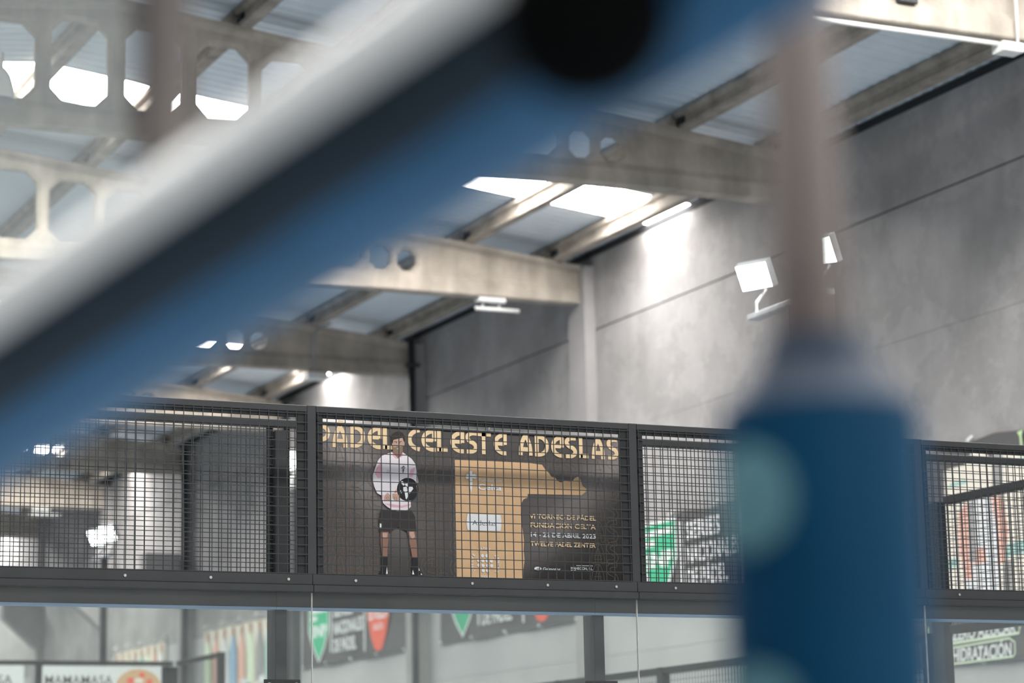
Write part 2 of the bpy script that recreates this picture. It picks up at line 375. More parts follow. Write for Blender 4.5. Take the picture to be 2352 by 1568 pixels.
for k in (-1, 0, 1, 2, 3):
    xa = XS+2*(k-1); xb = xa+2
    t = thing('mesh_fence_panel', flab[k], 'fence', (xa, YF, 3.0), 'near fence panels')
    fr = MB()
    fr.bevbox((xa-.027, YF, 3.03), (xa+.027, YF+.05, 3.999), .003).build('post', M['steel'], t)
    MB().bevbox((xa+.028, YF, 3.962), (xb-.028, YF+.05, 4.0), .003).build('top_rail', M['steel'], t)
    for q0_, q1_ in (((xa+.030, YF+.006, 3.06), (xa+.068, YF+.03, 3.96)), ((xb-.082, YF+.006, 3.06), (xb-.030, YF+.03, 3.96)), ((xa+.07, YF+.006, 3.935), (xb-.084, YF+.03, 3.961))):
        MB().bevbox(q0_, q1_, .002).build('inner_frame', M['steel2'], t)
    MB().bevbox((xa+.002, YF-.006, 3.012), (xb-.002, YF+.05, 3.072), .003).build('bottom_rail', M['steel'], t)
    MB().bevbox((xa+.002, YF-.022, 2.972), (xb-.002, YF+.0, 3.0115), .003).build('lower_lip', M['steel'], t)
    stuff(wires(xa+.036, xb-.036, 3.073, 3.955, YF-.002).build('wire_mesh', M['wire'], t))
    for sx in (.25, .95, 1.42, 1.86):
        q = MB().tube([(xa+sx, YF-.012, 3.04), (xa+sx, YF-.005, 3.04)], .008, 8).build('screw', M['screw'], t)
    for i in range(5):
        zz = 3.12+.2*i
        MB().box((xa+.03, YF-.008, zz-.006), (xa+.045, YF+.004, zz+.006)).build('mesh_clip', M['steel2'], t)
    # glass pane below
    g = thing('court_glass', 'clear glass pane of the near court end under the %s mesh panel' % fdesc[k], 'glass', (xa, YF, 0), 'near glass panes')
    MB().box((xa+.004, YF+.012, .02), (xb-.004, YF+.022, 3.0)).build('pane', M['glass'], g)
    MB().box((xa+.0005, YF+.009, .02), (xa+.0035, YF+.024, 2.97)).build('ground_edge', M['glassedge'], g)
blabs = {0: 'second black mesh fence panel standing behind the left near panel',
        -1: 'second black mesh fence panel behind the leftmost near panel',
        1: 'second black mesh fence panel that carries the poster',
        2: 'second black mesh fence panel behind the one left of the blue post',
        3: 'second black mesh fence panel behind the far right one, before the side fence'}
for k in (-1, 0, 1, 2, 3):
    xa = XS+2*(k-1); xb = xa+2
    t = thing('mesh_fence_panel', blabs[k], 'fence', (xa, YBK, 0), 'back fence panels')
    MB().bevbox((xa-.04, YBK-.03, 0), (xa+.03, YBK+.11, 3.93), .004).build('post', M['steel'], t)
    MB().bevbox((xa-.04, YBK-.02, 3.955), (xb-.041, YBK+.03, 4.0), .004).build('top_rail', M['steel'], t)
    MB().bevbox((xa-.04, YBK-.06, 2.93), (xb-.042, YBK+.02, 3.04), .004).build('lower_beam', M['steel2'], t)
    MB().bevbox((xa+.032, YBK, 3.04), (xa+.06, YBK+.03, 3.954), .003).build('inner_frame', M['steel2'], t)
    MB().bevbox((xb-.075, YBK, 3.04), (xb-.045, YBK+.03, 3.954), .003).build('inner_frame', M['steel2'], t)
    MB().box((xa-.04, YBK-.058, 2.917), (xb-.042, YBK+.018, 2.93)).build('underside_tint', M['bluetint'], t)  # colours in the bluish light caught on the beam's underside
    stuff(wires(xa+.035, xb-.045, 3.045, 3.95, YBK-.006).build('wire_mesh', M['wire'], t))
    c = MB().bevbox((xa-.11, YBK-.05, 2.38), (xa+.10, YBK-.034, 2.53), .006).build('glass_clamp', M['rubber'])
    tag(c, 'black bolted glass clamp plate on the post at the %s second fence panel' % fdesc[k], 'clamp', 'glass clamps')
    for sx in (-.085, .075): MB().tube([(xa+sx, YBK-.062, 2.5), (xa+sx, YBK-.05, 2.5)], .012, 8).build('bolt', M['screw'], c)
    MB().box((xa+.034, YBK+.025, .02), (xb-.046, YBK+.035, 2.93)).build('pane', M['glass'], t)

# side fence of the second court along x = 10.65
XC = 10.65
def side(y0, y1, ztop_, zlow, lab):
    t = thing('side_fence_panel', lab, 'fence', (XC, y0, 0), 'side fence panels')
    MB().bevbox((XC-.05, y0-.04, 0), (XC+.05, y0+.04, ztop_), .004).build('post', M['steel2'], t)
    MB().bevbox((XC-.03, y0+.041, ztop_-.06), (XC+.03, y1-.041, ztop_), .004).build('top_rail', M['steel2'], t)
    MB().bevbox((XC-.03, y0+.041, zlow+.005), (XC+.03, y1-.041, zlow+.07), .004).build('lower_rail', M['steel2'], t)
    stuff(wires(y0+.05, y1-.05, zlow+.05, ztop_-.07, XC, axis=1).build('wire_mesh', M['wire'], t))
side(12.95, 14.93, 4.03, 3.0, 'side fence panel next to the corner at the far right, four metres high')
MB().bevbox((XC-.02, 14.98, 0), (XC+.06, 15.14, 4.0), .006).build('corner_post', M['steel2'])
tag(bpy.data.objects['corner_post'], 'thick dark steel corner post behind the far right fence panel', 'post')
yy = 15.2; i = 0
sp = ['just beyond the thick corner post', 'hidden behind the blue padded post', 'under the right mesh panel, left of the blue post', 'low in the middle of the side', 'low behind the second pole',
      'low beyond the glass seam', 'low, seventh from the near corner', 'low, last before the tall far corner']
while i < 8:
    side(yy, yy+2.08, 3.03, 2.0, 'low side fence panel %s' % sp[i]); yy += 2.08; i += 1
side(31.9, 33.9, 4.0, 3.0, 'tall side fence panel at the far left corner of the second court')
# far end fence of the second court with advertising panels
YE = 33.95
for i in range(4):
    xa = XC-2*(i+1)
    t = thing('far_fence_panel', 'far end fence panel of the second court, %s from its corner' % ORD[i], 'fence', (xa, YE, 0), 'far end fence panels')
    MB().bevbox((xa-.05, YE-.03, 0), (xa+.05, YE+.05, 4.0), .004).build('post', M['steel2'], t)
    MB().bevbox((xa+.051, YE-.03, 3.94), (xa+1.949, YE+.03, 4.0), .004).build('top_rail', M['steel2'], t)
    MB().bevbox((xa+.051, YE-.03, 2.95), (xa+1.949, YE+.03, 3.03), .004).build('lower_rail', M['steel2'], t)
    stuff(wires(xa+.06, xa+1.94, 3.04, 3.93, YE-.02).build('wire_mesh', M['wire'], t))
MB().bevbox((XC-.2, YE+.07, 0), (XC+.06, YE+.3, 3.93), .005).build('far_corner_post', M['steel2'])
tag(bpy.data.objects['far_corner_post'], 'wide dark corner post at the far left corner of the second court', 'post')

# ------------------------------------------------------------------ court light poles
def light_pole(y, lab, lamps, aim=(-.80, -.38, -.48)):
    x = XC+.1; t = thing('light_pole', lab, 'light pole', (x, y, 0), 'court light poles')
    MB().bevbox((x-.05, y-.05, 0), (x+.05, y+.05, 5.92), .008).build('pole', M['pipe'], t)
    MB().bevbox((x-.06, y+min(lamps)-.1, 5.92), (x+.06, y+max(lamps)+.1, 5.97), .008).build('crossarm', M['galv'], t)
    for dy in lamps:
        c = Vector((x-.02, y+dy, 6.3)); f = Vector(aim).normalized(); u = Vector((0, 0, 1)).cross(f).normalized(); v = f.cross(u)
        def Q(a, b_, d): return c+u*a+v*b_+f*d
        def bxf(hw, hh, d0, d1): return MB().add([Q(-hw, -hh, d0), Q(hw, -hh, d0), Q(hw, hh, d0), Q(-hw, hh, d0), Q(-hw*.93, -hh*.93, d1), Q(hw*.93, -hh*.93, d1), Q(hw*.93, hh*.93, d1), Q(-hw*.93, hh*.93, d1)],
                                                 [(0, 3, 2, 1), (4, 5, 6, 7), (0, 1, 5, 4), (1, 2, 6, 5), (2, 3, 7, 6), (3, 0, 4, 7)])
        h = bxf(.17, .125, -.06, .02).build('floodlight', M['galv'], t)
        bxf(.155, .11, .02, .026).build('lens', M['lamp'], h)
        MB().tube([Q(0, -.10, -.05), Q(0, -.16, -.10), (c.x, c.y, 6.06), (c.x, c.y, 5.97)], .014, 8).build('yoke', M['whiteplastic'], h)
light_pole(17.0, 'court light pole hidden behind the blue padded post, a floodlight showing on each side', (.62, -.38))
light_pole(29.2, 'dark court light pole beside the fence post, left of the poster', (.12,))
light_pole(38.15, 'court light pole with two bright floodlights low in the left fence panel', (.35, -.3))

# ------------------------------------------------------------------ flat prints
class Plane:
    """flat art on a banner: u to the reader's right, v up, layers a fraction of a millimetre apart"""
    def __init__(s, o, u, v): s.o = Vector(o); s.u = Vector(u); s.v = Vector(v); s.n = s.u.cross(s.v); s.k = 1
    def pt(s, a, b, h): return s.o+s.u*a+s.v*b+s.n*h
    def polys(s, name, polys, m, parent, lay=None):
        h = (s.k if lay is None else lay)*.00016; s.k += 1; b = MB(); join = len(polys) > 0 and all(len(p) == 4 for p in polys) and len(polys) > 4
        for i_, p in enumerate(polys):
            if not join: b = MB()
            if join and len(polys) < 200: h += .000004
            tri = tessellate_polygon([[Vector((a, c, 0)) for a, c in p]])
            b.add([s.pt(a, c, h) for a, c in p], tri)
            if not join: o = b.build(name, m, parent)
        if join: o = b.build(name, m, parent)
        return o
    def text(s, name, txt, a, b, height, m, parent, width=None, bold=.0, shear=0.0, rot=0.0, align='LEFT'):
        cu = bpy.data.curves.new('t', 'FONT'); cu.body = txt; cu.size = 1; cu.offset = bold; cu.shear = shear; cu.align_x = align
        cu.resolution_u = 3
        ob = bpy.data.objects.new('t', cu); COL.objects.link(ob)
        dg = bpy.context.evaluated_depsgraph_get(); me = bpy.data.meshes.new_from_object(ob.evaluated_get(dg))
        bpy.data.objects.remove(ob)
        xs = [v.co.x for v in me.vertices]; w_ = max(xs)-min(xs); x0 = min(xs) if align == 'LEFT' else 0
        sy = height/.73; sx = (width/w_) if width else sy
        h = s.k*.00016; s.k += 1; cr, sr = math.cos(rot), math.sin(rot)
        for v in me.vertices:
            p, q = (v.co.x-x0)*sx, v.co.y*sy
            v.co = s.pt(a+p*cr-q*sr, b+p*sr+q*cr, h)
        me.materials.clear(); me.materials.append(m); me.name = name
        o = bpy.data.objects.new(name, me); COL.objects.link(o); o.parent = parent; o.matrix_parent_inverse = Matrix.Translation(-parent.location)
        return o
def ell(cx, cy, rx, ry, n=20, a0=0, a1=2*math.pi): return [(cx+rx*math.cos(a0+(a1-a0)*i/(n if a1-a0 < 6.2 else n)), cy+ry*math.sin(a0+(a1-a0)*i/n)) for i in range(n if a1-a0 > 6.2 else n+1)]
def ribbon(path, wd, closed=False):
    out = []; n = len(path); L = []; Rr = []
    for i in range(n):
        p = Vector(path[i]); a = Vector(path[(i-1) % n] if (closed or i > 0) else path[i]); c = Vector(path[(i+1) % n] if (closed or i < n-1) else path[i])
        d = (c-a); d = d.normalized() if d.length > 1e-9 else Vector((1, 0)); q = Vector((-d.y, d.x))*wd/2
        L.append(tuple(p+q)); Rr.append(tuple(p-q))
    for i in range(n if closed else n-1):
        j = (i+1) % n; out.append([L[i], L[j], Rr[j], Rr[i]])
    return out
def smooth(pts, n=5):
    o = []
    P_ = [pts[0]]+list(pts)+[pts[-1]]
    for i in range(1, len(P_)-2):
        p0, p1, p2, p3 = [Vector(q) for q in P_[i-1:i+3]]
        for j in range(n):
            t_ = j/n; o.append(tuple(.5*((2*p1)+(p2-p0)*t_+(2*p0-5*p1+4*p2-p3)*t_*t_+(3*p1-p0-3*p2+p3)*t_**3)))
    o.append(tuple(pts[-1])); return o
GL = {  # art deco capitals in a 100 x 150 box
 'P': [[(14, 0), (14, 150)], [(14, 136), (45, 134), (76, 118), (86, 92), (76, 64), (45, 48), (14, 46)]],
 'A': [[(14, 0), (17, 50), (28, 95), (50, 140)], [(86, 0), (83, 50), (72, 95), (50, 140)], [(20, 42), (80, 42)]],
 'D': [[(14, 0), (14, 150)], [(14, 136), (48, 133), (78, 110), (86, 75), (78, 40), (48, 17), (14, 14)]],
 'E': [[(98, 136), (62, 134), (26, 112), (14, 75), (26, 38), (62, 16), (98, 14)], [(22, 78), (80, 78)], [(88, 150), (88, 70)]],
 'L': [[(14, 0), (14, 150)], [(14, 14), (96, 14)]],
 'C': [[(96, 140), (60, 132), (26, 108), (14, 75), (26, 42), (60, 18), (96, 10)]],
 'S': [[(92, 138), (50, 137), (20, 122), (18, 100), (36, 82), (66, 70), (84, 50), (80, 28), (54, 14), (8, 13)]],
 'T': [[(50, 0), (50, 150)], [(0, 137), (100, 137)]],
}
def cxy(x, y): return 700+x/3.0154, 920+y/3.0146     # enlarged view -> photograph pixels

# ------------------------------------------------------------------ the big poster
YP = 12.79
def pp2(x, y):
    p = px(x, y, 1, YP); return (p.x, p.z)
def art(pts, ox, oy, sc): return [pp2(ox+x/sc, oy+y/sc) for x, y in pts]
poster = thing('tournament_poster', 'large dark brown tournament poster with gold lettering, a player and a tan map shape', 'poster', (4.8, YP, 3.03))
PL = Plane((0, YP, 0), (1, 0, 0), (0, 0, 1))
xa = pp2(728, 1100)[0]; xb = pp2(1452, 1100)[0]; z0, z1 = 3.045, 3.972
gx, gz = 70, 34; vs = []; fs = []; cols = []
for j in range(gz+1):
    for i in range(gx+1):
        x = xa+(xb-xa)*i/gx; z = z0+(z1-z0)*j/gz; a, b_ = i/gx, j/gz
        sag = -.008*math.sin(a*math.pi*3)*0
        vs.append((x, YP+.002+.0015*math.sin(a*9+b_*2), z))
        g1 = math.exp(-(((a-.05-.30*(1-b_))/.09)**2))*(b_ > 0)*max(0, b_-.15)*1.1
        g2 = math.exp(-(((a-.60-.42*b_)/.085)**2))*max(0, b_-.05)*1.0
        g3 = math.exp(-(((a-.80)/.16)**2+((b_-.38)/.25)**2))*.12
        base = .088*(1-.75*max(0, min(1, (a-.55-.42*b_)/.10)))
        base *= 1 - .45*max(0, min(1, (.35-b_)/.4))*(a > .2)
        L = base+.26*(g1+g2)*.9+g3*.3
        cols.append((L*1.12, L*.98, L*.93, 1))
for j in range(gz):
    for i in range(gx):
        n = j*(gx+1)+i; fs.append((n, n+1, n+gx+2, n+gx+1))
b = MB(); b.v = vs; b.f = fs
pm_ = bpy.data.materials.new('poster print'); pm_.use_nodes = True; nt = pm_.node_tree
va = nd(nt, 'ShaderNodeVertexColor'); va.layer_name = 'Col'; pb = nt.nodes['Principled BSDF']
nz = nd(nt, 'ShaderNodeTexNoise'); nz.inputs['Scale'].default_value = 90; mx = nd(nt, 'ShaderNodeMix', data_type='RGBA', blend_type='MULTIPLY'); mx.inputs[0].default_value = .3
nt.links.new(va.outputs[0], mx.inputs[6]); nt.links.new(nz.outputs[1], mx.inputs[7]); nt.links.new(mx.outputs[2], pb.inputs['Base Color']); pb.inputs['Roughness'].default_value = .6
pb.inputs['Specular IOR Level'].default_value = .2
sh = b.build('canvas', pm_, poster)
ca = sh.data.color_attributes.new('Col', 'FLOAT_COLOR', 'POINT')
for i, c in enumerate(cols): ca.data[i].color = c
HEAD = [('P', 90, 172, 158, 310), ('A', 190, 297, 165, 318), ('D', 315, 417, 168, 321), ('E', 435, 532, 176, 330), ('L', 545, 612, 180, 332), ('C', 712, 800, 189, 343), ('E', 806, 908, 195, 350), ('L', 918, 992, 197, 354),
        ('E', 1007, 1103, 207, 362), ('S', 1112, 1197, 211, 369), ('T', 1188, 1290, 216, 371), ('E', 1307, 1397, 222, 376), ('A', 1478, 1577, 226, 378), ('D', 1590, 1690, 235, 386), ('E', 1705, 1790, 241, 391),
        ('S', 1797, 1885, 246, 396), ('L', 1898, 1966, 247, 400), ('A', 1983, 2077, 254, 402), ('S', 2088, 2170, 257, 407)]
def glyph(ch, x0, x1, y0, y1, wd, outline=False):
    X0, Z1 = pp2(*cxy(x0, y0)); X1, Z0 = pp2(*cxy(x1, y1)); Z0 = Z1-.130 if not outline else Z1-.130
    sx = (X1-X0)/100; sz = (Z1-Z0)/150; out = []
    for st in GL[ch]:
        path = [(X0+a*sx, Z0+b_*sz) for a, b_ in (smooth(st) if len(st) > 2 else st)]
        if not outline: out += ribbon(path, wd)
        else:
            wide = ribbon(path, wd); l = [q[0] for q in wide]+[wide[-1][1]]; r_ = [q[3] for q in wide]+[wide[-1][2]]
            out += ribbon(l+r_[::-1], .0021, True)
    return out
for (ch, x0, x1, y0, y1) in HEAD: pass
faint = []
for row in range(1, 8):
    dy = 128+ (row-1)*148
    for i, (ch, x0, x1, y0, y1) in enumerate(HEAD):
        if i in (9, 10, 11, 12, 13, 14, 15, 16) and row > 1: continue
        faint += glyph(ch, x0, x1, y0+dy, y1+dy, .024, True)
faint = [p for p in faint if min(q[1] for q in p) > 3.04]
stuff(PL.polys('outline_lettering', faint, P['line'], poster))
E_ = [(25, 30), (500, 48), (950, 70), (1110, 92), (1140, 140), (1190, 190), (1225, 240), (1270, 250), (1300, 290), (1340, 312), (1400, 285), (1450, 300), (1490, 290), (1515, 255), (1555, 240), (1590, 280), (1610, 355), (1660, 390), (1652, 430), (1600, 470),
      (930, 455), (930, 500), (880, 520), (858, 560), (850, 600), (845, 700), (860, 850), (875, 950), (885, 1050), (880, 1150), (892, 1280), (875, 1400), (876, 1545), (50, 1545)]
PL.polys('tan_map_shape', [art(E_, 1040, 1050, 5.4075)], P['tan'], poster)
heads = []
for (ch, x0, x1, y0, y1) in HEAD:
    g_ = [p for p in glyph(ch, x0, x1, y0, y1, .0255) if min(q[0] for q in p) > xa]
    if g_: PL.polys('heading_letter', g_, P['gold'], poster)
heads.append([pp2(*cxy(228, 153)), pp2(*cxy(266, 154)), pp2(*cxy(266, 138)), pp2(*cxy(228, 136))])
o = PL.polys('heading_accent', heads, P['gold'], poster)
# lines of text
def line(txt, x0, x1, ybase, cap, m, name, bold=.02, sc=5.4075, ox=1040, oy=1050):
    X0, Z0 = pp2(ox+x0/sc, oy+ybase[0]/sc); X1, _ = pp2(ox+x1/sc, oy+ybase[1]/sc); _, Zt = pp2(ox+x0/sc, oy+(ybase[0]-cap)/sc)
    return PL.text(name, txt, X0, Z0, Zt-Z0, m, poster, width=X1-X0, bold=bold)
line('VI TORNEO DE PÁDEL', 950, 1775, (757, 779), 57, P['gold'], 'line_of_text')
line('FUNDACIÓN CELTA', 962, 1772, (867, 889), 60, P['gold'], 'line_of_text')
line('14 - 22 DE ABRIL 2023', 965, 1772, (984, 1010), 57, P['white'], 'line_of_text')
line('TWELVE PADEL ZENTER', 962, 1772, (1098, 1122), 57, P['gold'], 'line_of_text')
line('Fundación', 318, 600, (298, 312), 42, P['white'], 'sponsor_text', bold=0)
line('Celta', 312, 602, (400, 408), 72, P['white'], 'sponsor_text', bold=.025)
box = [(180, 702), (380, 708), (590, 716), (599, 790), (596, 860), (588, 916), (400, 912), (180, 902), (166, 820), (168, 760)]
PL.polys('white_sponsor_box', [art(box, 1040, 1050, 5.4075)], P['white'], poster)
line('Adeslas', 238, 538, (842, 852), 66, P['ink'], 'sponsor_text', bold=-.002)
line('Galmotor', 1115, 1335, (1402, 1410), 36, P['white'], 'sponsor_text', bold=.015)
line('MAHECON, S.L.', 1462, 1738, (1394, 1396), 34, P['white'], 'sponsor_text', bold=.01)
cc = lambda x, y: pp2(1040+x/5.4075, 1050+y/5.4075)
def disc(x, y, r, ry=None, n=14):
    X, Z = cc(x, y); k = .000448*0+abs(cc(x+1, y)[0]-X); return ell(X, Z, r*k, (ry or r)*k, n)
PL.polys('sponsor_mark', [disc(1052, 1383, 45, 22)]+[art(q, 1040, 1050, 5.4075) for q in ([(1530, 1342), (1735, 1346), (1735, 1352), (1530, 1348)], [(1462, 1400), (1525, 1402), (1525, 1408), (1462, 1406)])], P['white'], poster)
PL.polys('sponsor_mark', [disc(1060, 1383, 24, 9)], P['grey'], poster)
dots = [disc(x, y, 20) for x, y in ((365, 1221), (418, 1222), (316, 1280), (368, 1282), (422, 1284), (474, 1286), (318, 1340), (371, 1342), (425, 1344), (478, 1347), (374, 1405), (427, 1407))]
PL.polys('sponsor_dots', dots, P['white'], poster)
def arc_text(txt, x, y, r, a0, a1, hgt):
    X, Z = cc(x, y); k = abs(cc(x+1, y)[0]-X)
    for i, ch in enumerate(txt):
        a = a0+(a1-a0)*(i+.5)/len(txt); rr = r*k
        PL.text('arc_letter', ch, X+rr*math.cos(a), Z+rr*math.sin(a), hgt*k, P['white'], poster, bold=.02, rot=a-math.pi/2, align='CENTER')
arc_text('PADEL', 396, 1318, 150, math.radians(122), math.radians(62), 34)
arc_text('TWELVE', 396, 1318, 150, math.radians(218), math.radians(140), 34)
arc_text('ZENTER', 396, 1318, 150, math.radians(40), math.radians(-38), 34)
line('VIGO', 345, 455, (1493, 1495), 30, P['white'], 'sponsor_text', bold=.01)
# crest of the sponsor: cross with lobes and a tapering blade
cr = [art([(198, 170), (232, 170), (236, 215), (262, 205), (290, 240), (275, 270), (238, 262), (234, 300), (200, 300), (196, 262), (165, 272), (148, 245), (172, 208), (198, 218)], 1040, 1050, 5.4075),
      art([(200, 308), (238, 308), (234, 360), (224, 438), (218, 438), (205, 360)], 1040, 1050, 5.4075)]
PL.polys('sponsor_crest', cr, P['white'], poster)
# printed player
A6 = lambda pts: art(pts, 820, 980, 4.357)
pl = []
def body(name, polys, m): PL.polys(name, [A6(p) for p in polys], P[m], poster)
body('printed_shorts', [[(232, 835), (540, 835), (575, 900), (590, 1045), (500, 1050), (400, 1000), (330, 1052), (222, 1048), (215, 930)]], 'shorts')
body('printed_legs', [[(232, 1050), (312, 1052), (308, 1130), (300, 1200), (298, 1300), (244, 1300), (230, 1150)], [(498, 1046), (572, 1046), (592, 1180), (598, 1310), (548, 1310), (512, 1120)]], 'skin2')
body('printed_knees', [[(242, 1062), (300, 1062), (296, 1105), (262, 1112), (240, 1095)], [(510, 1052), (562, 1050), (574, 1100), (548, 1125), (520, 1085)]], 'skin')
body('printed_socks', [[(240, 1300), (300, 1300), (300, 1470), (215, 1480), (212, 1460), (244, 1430)], [(546, 1310), (600, 1310), (612, 1440), (650, 1480), (545, 1482)]], 'black')
body('printed_shoe_marks', [[(292, 1400), (302, 1470), (284, 1474)], [(552, 1430), (568, 1478), (545, 1478)], [(612, 1410), (622, 1440), (612, 1440)], [(632, 1465), (648, 1480), (632, 1482)], [(222, 966), (242, 972), (236, 1010), (220, 1006)]], 'white')
body('printed_neck', [[(352, 220), (450, 220), (455, 285), (400, 330), (348, 285)]], 'skin2')
body('printed_shirt', [[(345, 252), (245, 290), (205, 335), (172, 420), (148, 500), (152, 545), (166, 600), (195, 665), (240, 690), (255, 765), (300, 805), (345, 832), (395, 843), (440, 842), (500, 833), (533, 800), (530, 735),
                        (560, 690), (588, 600), (606, 555), (600, 500), (588, 440), (575, 370), (540, 322), (500, 292), (452, 256), (430, 300), (400, 320), (362, 298)]], 'shirt')
body('printed_shirt_shade', [[(182, 430), (215, 372), (246, 360), (248, 440), (246, 500), (205, 520), (172, 470)], [(508, 500), (530, 430), (575, 400), (560, 470), (545, 505)], [(348, 260), (400, 312), (380, 320), (350, 290)], [(430, 300), (452, 262), (456, 285), (436, 312)],
                              [(262, 765), (340, 775), (440, 790), (530, 770), (528, 790), (440, 812), (345, 805)], [(235, 690), (260, 680), (250, 740)]], 'pink')
body('printed_face', [[(347, 110), (460, 105), (470, 150), (468, 190), (455, 200), (448, 240), (400, 272), (362, 245), (348, 195), (338, 160)]], 'skin')
body('printed_beard', [[(348, 190), (368, 208), (400, 196), (432, 204), (456, 188), (450, 238), (425, 264), (400, 274), (374, 260), (354, 232)]], 'brown')
body('printed_mouth', [[(386, 221), (400, 219), (414, 221), (400, 226)], [(376, 158), (396, 160), (396, 166), (376, 165)], [(412, 160), (434, 156), (434, 164), (412, 166)]], 'white')
body('printed_hair', [[(338, 152), (334, 110), (345, 78), (372, 56), (412, 48), (446, 60), (468, 92), (474, 130), (468, 158), (458, 140), (448, 112), (400, 122), (358, 132), (350, 168), (342, 170)],
                      [(366, 148), (394, 150), (394, 155), (366, 154)], [(410, 150), (440, 146), (440, 152), (410, 155)], [(381, 159), (391, 159), (391, 166), (381, 166)], [(418, 159), (428, 158), (428, 165), (418, 165)]], 'hair')
for nm, rx, ry, m_ in (('printed_racket', 108, 116, 'black'),):
    body(nm, [[(500+rx*math.cos(a*.2618), 628+ry*math.sin(a*.2618)) for a in range(24)]], m_)
body('printed_racket_pattern', [[(436, 545), (450, 545), (470, 580), (458, 592), (438, 570)], [(470, 572), (500, 566), (500, 600), (478, 590)], [(455, 605), (490, 600), (498, 640), (480, 660), (456, 640)], [(515, 600), (548, 602), (556, 622), (520, 668), (500, 650)],
                                [(470, 660), (498, 655), (512, 676), (490, 728), (480, 722)], [(425, 640), (432, 636), (440, 664), (434, 668)]], 'white')
body('printed_racket_rim', [[(584, 590), (594, 596), (600, 640), (598, 682), (590, 682), (592, 640)], [(368, 655), (386, 628), (392, 655), (372, 664)]], 'orange')
body('printed_hands', [[(268, 690), (300, 660), (330, 690), (332, 745), (300, 735), (270, 750), (258, 735)], [(345, 668), (400, 672), (418, 700), (410, 742), (372, 738), (350, 720)]], 'skin')
body('printed_fingers', [[(300, 700), (304, 698), (318, 742), (312, 742)], [(284, 705), (288, 703), (298, 738), (292, 738)], [(362, 700), (366, 700), (372, 735), (366, 733)], [(382, 702), (386, 702), (392, 738), (386, 737)]], 'skin2')
body('printed_chest_crest', [[(440, 402), (452, 408), (446, 414)], [(452, 392), (465, 392), (470, 404), (446, 404)], [(434, 410), (476, 410), (474, 418), (436, 418)], [(447, 424), (466, 424), (456, 466), (450, 462)], [(288, 434), (314, 438), (314, 441), (288, 437)], [(284, 450), (320, 454), (320, 457), (284, 453)]], 'ink')
# hem rod along the top of the poster
rod = [px(735, 952, 1, YP-.02), px(1425, 992, 1, YP-.02)]
MB().tube(rod, .011, 10).build('top_rod', M['galv'], poster, True)
MB().tube([(rod[0].x, YP-.005, 3.978), (rod[1].x, YP-.005, 3.978)], .008, 8).build('hem', M['steel2'], poster, True)
g = px(1121, 983, 1, YP-.02); MB().tube([(g.x, g.y-.01, g.z+.015), (g.x, g.y-.01, g.z-.015)], .011, 10).build('snap_hook', M['screw'], poster, True)

# ------------------------------------------------------------------ wall banners
def wall_banner(name, lab, yl, yr, z0, z1, base, droop=.05):
    t = thing(name, lab, 'banner', (XW-.05, yl, z0), 'banners on the wall')
    N = 18; vs = []; fs = []
    for i in range(N+1):
        a = i/N; y = yl+(yr-yl)*a; sg = droop*abs(math.sin(a*math.pi*3))
        vs += [(XW-.045+.02*math.sin(a*14), y, z0+sg*.3), (XW-.045+.012*math.sin(a*14+1), y, (z0+z1)/2), (XW-.045, y, z1-sg)]
    for i in range(N): fs += [(3*i, 3*i+3, 3*i+4, 3*i+1), (3*i+1, 3*i+4, 3*i+5, 3*i+2)]
    b = MB(); b.v = vs; b.f = [f[::-1] for f in fs]; b.build('cloth', base, t)
    for i in range(5):
        y = yl+(yr-yl)*(i+.03)/4.06
        MB().tube([(XW-.075, y, z1-.03), (XW, y, z1+.03)], .02, 6).build('fixing', M['whiteplastic'], t)
        MB().tube([(XW-.075, y, z0+.05), (XW, y, z0+.0)], .02, 6).build('fixing', M['whiteplastic'], t)
    return t, Plane((XW-.068, yl, z0), (0, -1, 0), (0, 0, 1))
def series(lab, yl, yr, shift=0):
    t, p = wall_banner('wall_banner', lab, yl, yr, 4.32, 5.5, P['cloth'])
    # green shield
    sh_ = [(.42, 1.10), (1.36, 1.10), (1.36, .62), (1.16, .32), (.90, .08), (.64, .32), (.42, .62)]
    p.polys('shield', [sh_], P['green'], t)
    p.polys('shield_rim', ribbon(sh_, .05, True), P['white'], t)
    p.polys('shield_band', [[(.5, 1.0), (1.28, 1.0), (1.28, .93), (.5, .93)], [(.5, .88), (.8, .88), (.8, .80), (.5, .80)]], P['white'], t)
    p.text('shield_text', 'SNP', .52, .52, .2, P['white'], t, width=.76, bold=.04)
    p.polys('divider', [[(1.46, 1.05), (1.52, 1.05), (1.52, .2), (1.46, .2)], [(3.02, 1.08), (3.08, 1.08), (3.08, .12), (3.02, .12)]], P['white'], t)
    p.text('banner_text', 'SERIES', 1.62, .80, .22, P['white'], t, width=.9, bold=.03)
    p.text('banner_text', 'NACIONALES', 1.62, .50, .22, P['white'], t, width=1.36, bold=.03)
    p.text('banner_text', 'DE PÁDEL', 1.62, .20, .22, P['white'], t, width=1.05, bold=.03)
    red = [(3.2, 1.12), (4.12, 1.12), (4.14, .7), (4.0, .35), (3.82, .12), (3.66, .08), (3.5, .12), (3.32, .35), (3.18, .7)]
    p.polys('red_emblem', [red], P['red'], t)
    p.text('emblem_text', 'ESTRELLA', 3.24, .62, .22, P['white'], t, width=.84, bold=.03)
    p.text('emblem_text', 'GALICIA', 3.44, .44, .11, P['white'], t, width=.42, bold=.02)
    return t
series('charcoal wall banner with green shield and red emblem, low between fence posts', 40.75, 36.0)
series('charcoal wall banner mostly hidden behind the fence rails under the poster', 34.6, 29.85)
series('charcoal wall banner with large green shield, left of the blue padded post', 28.35, 23.6)
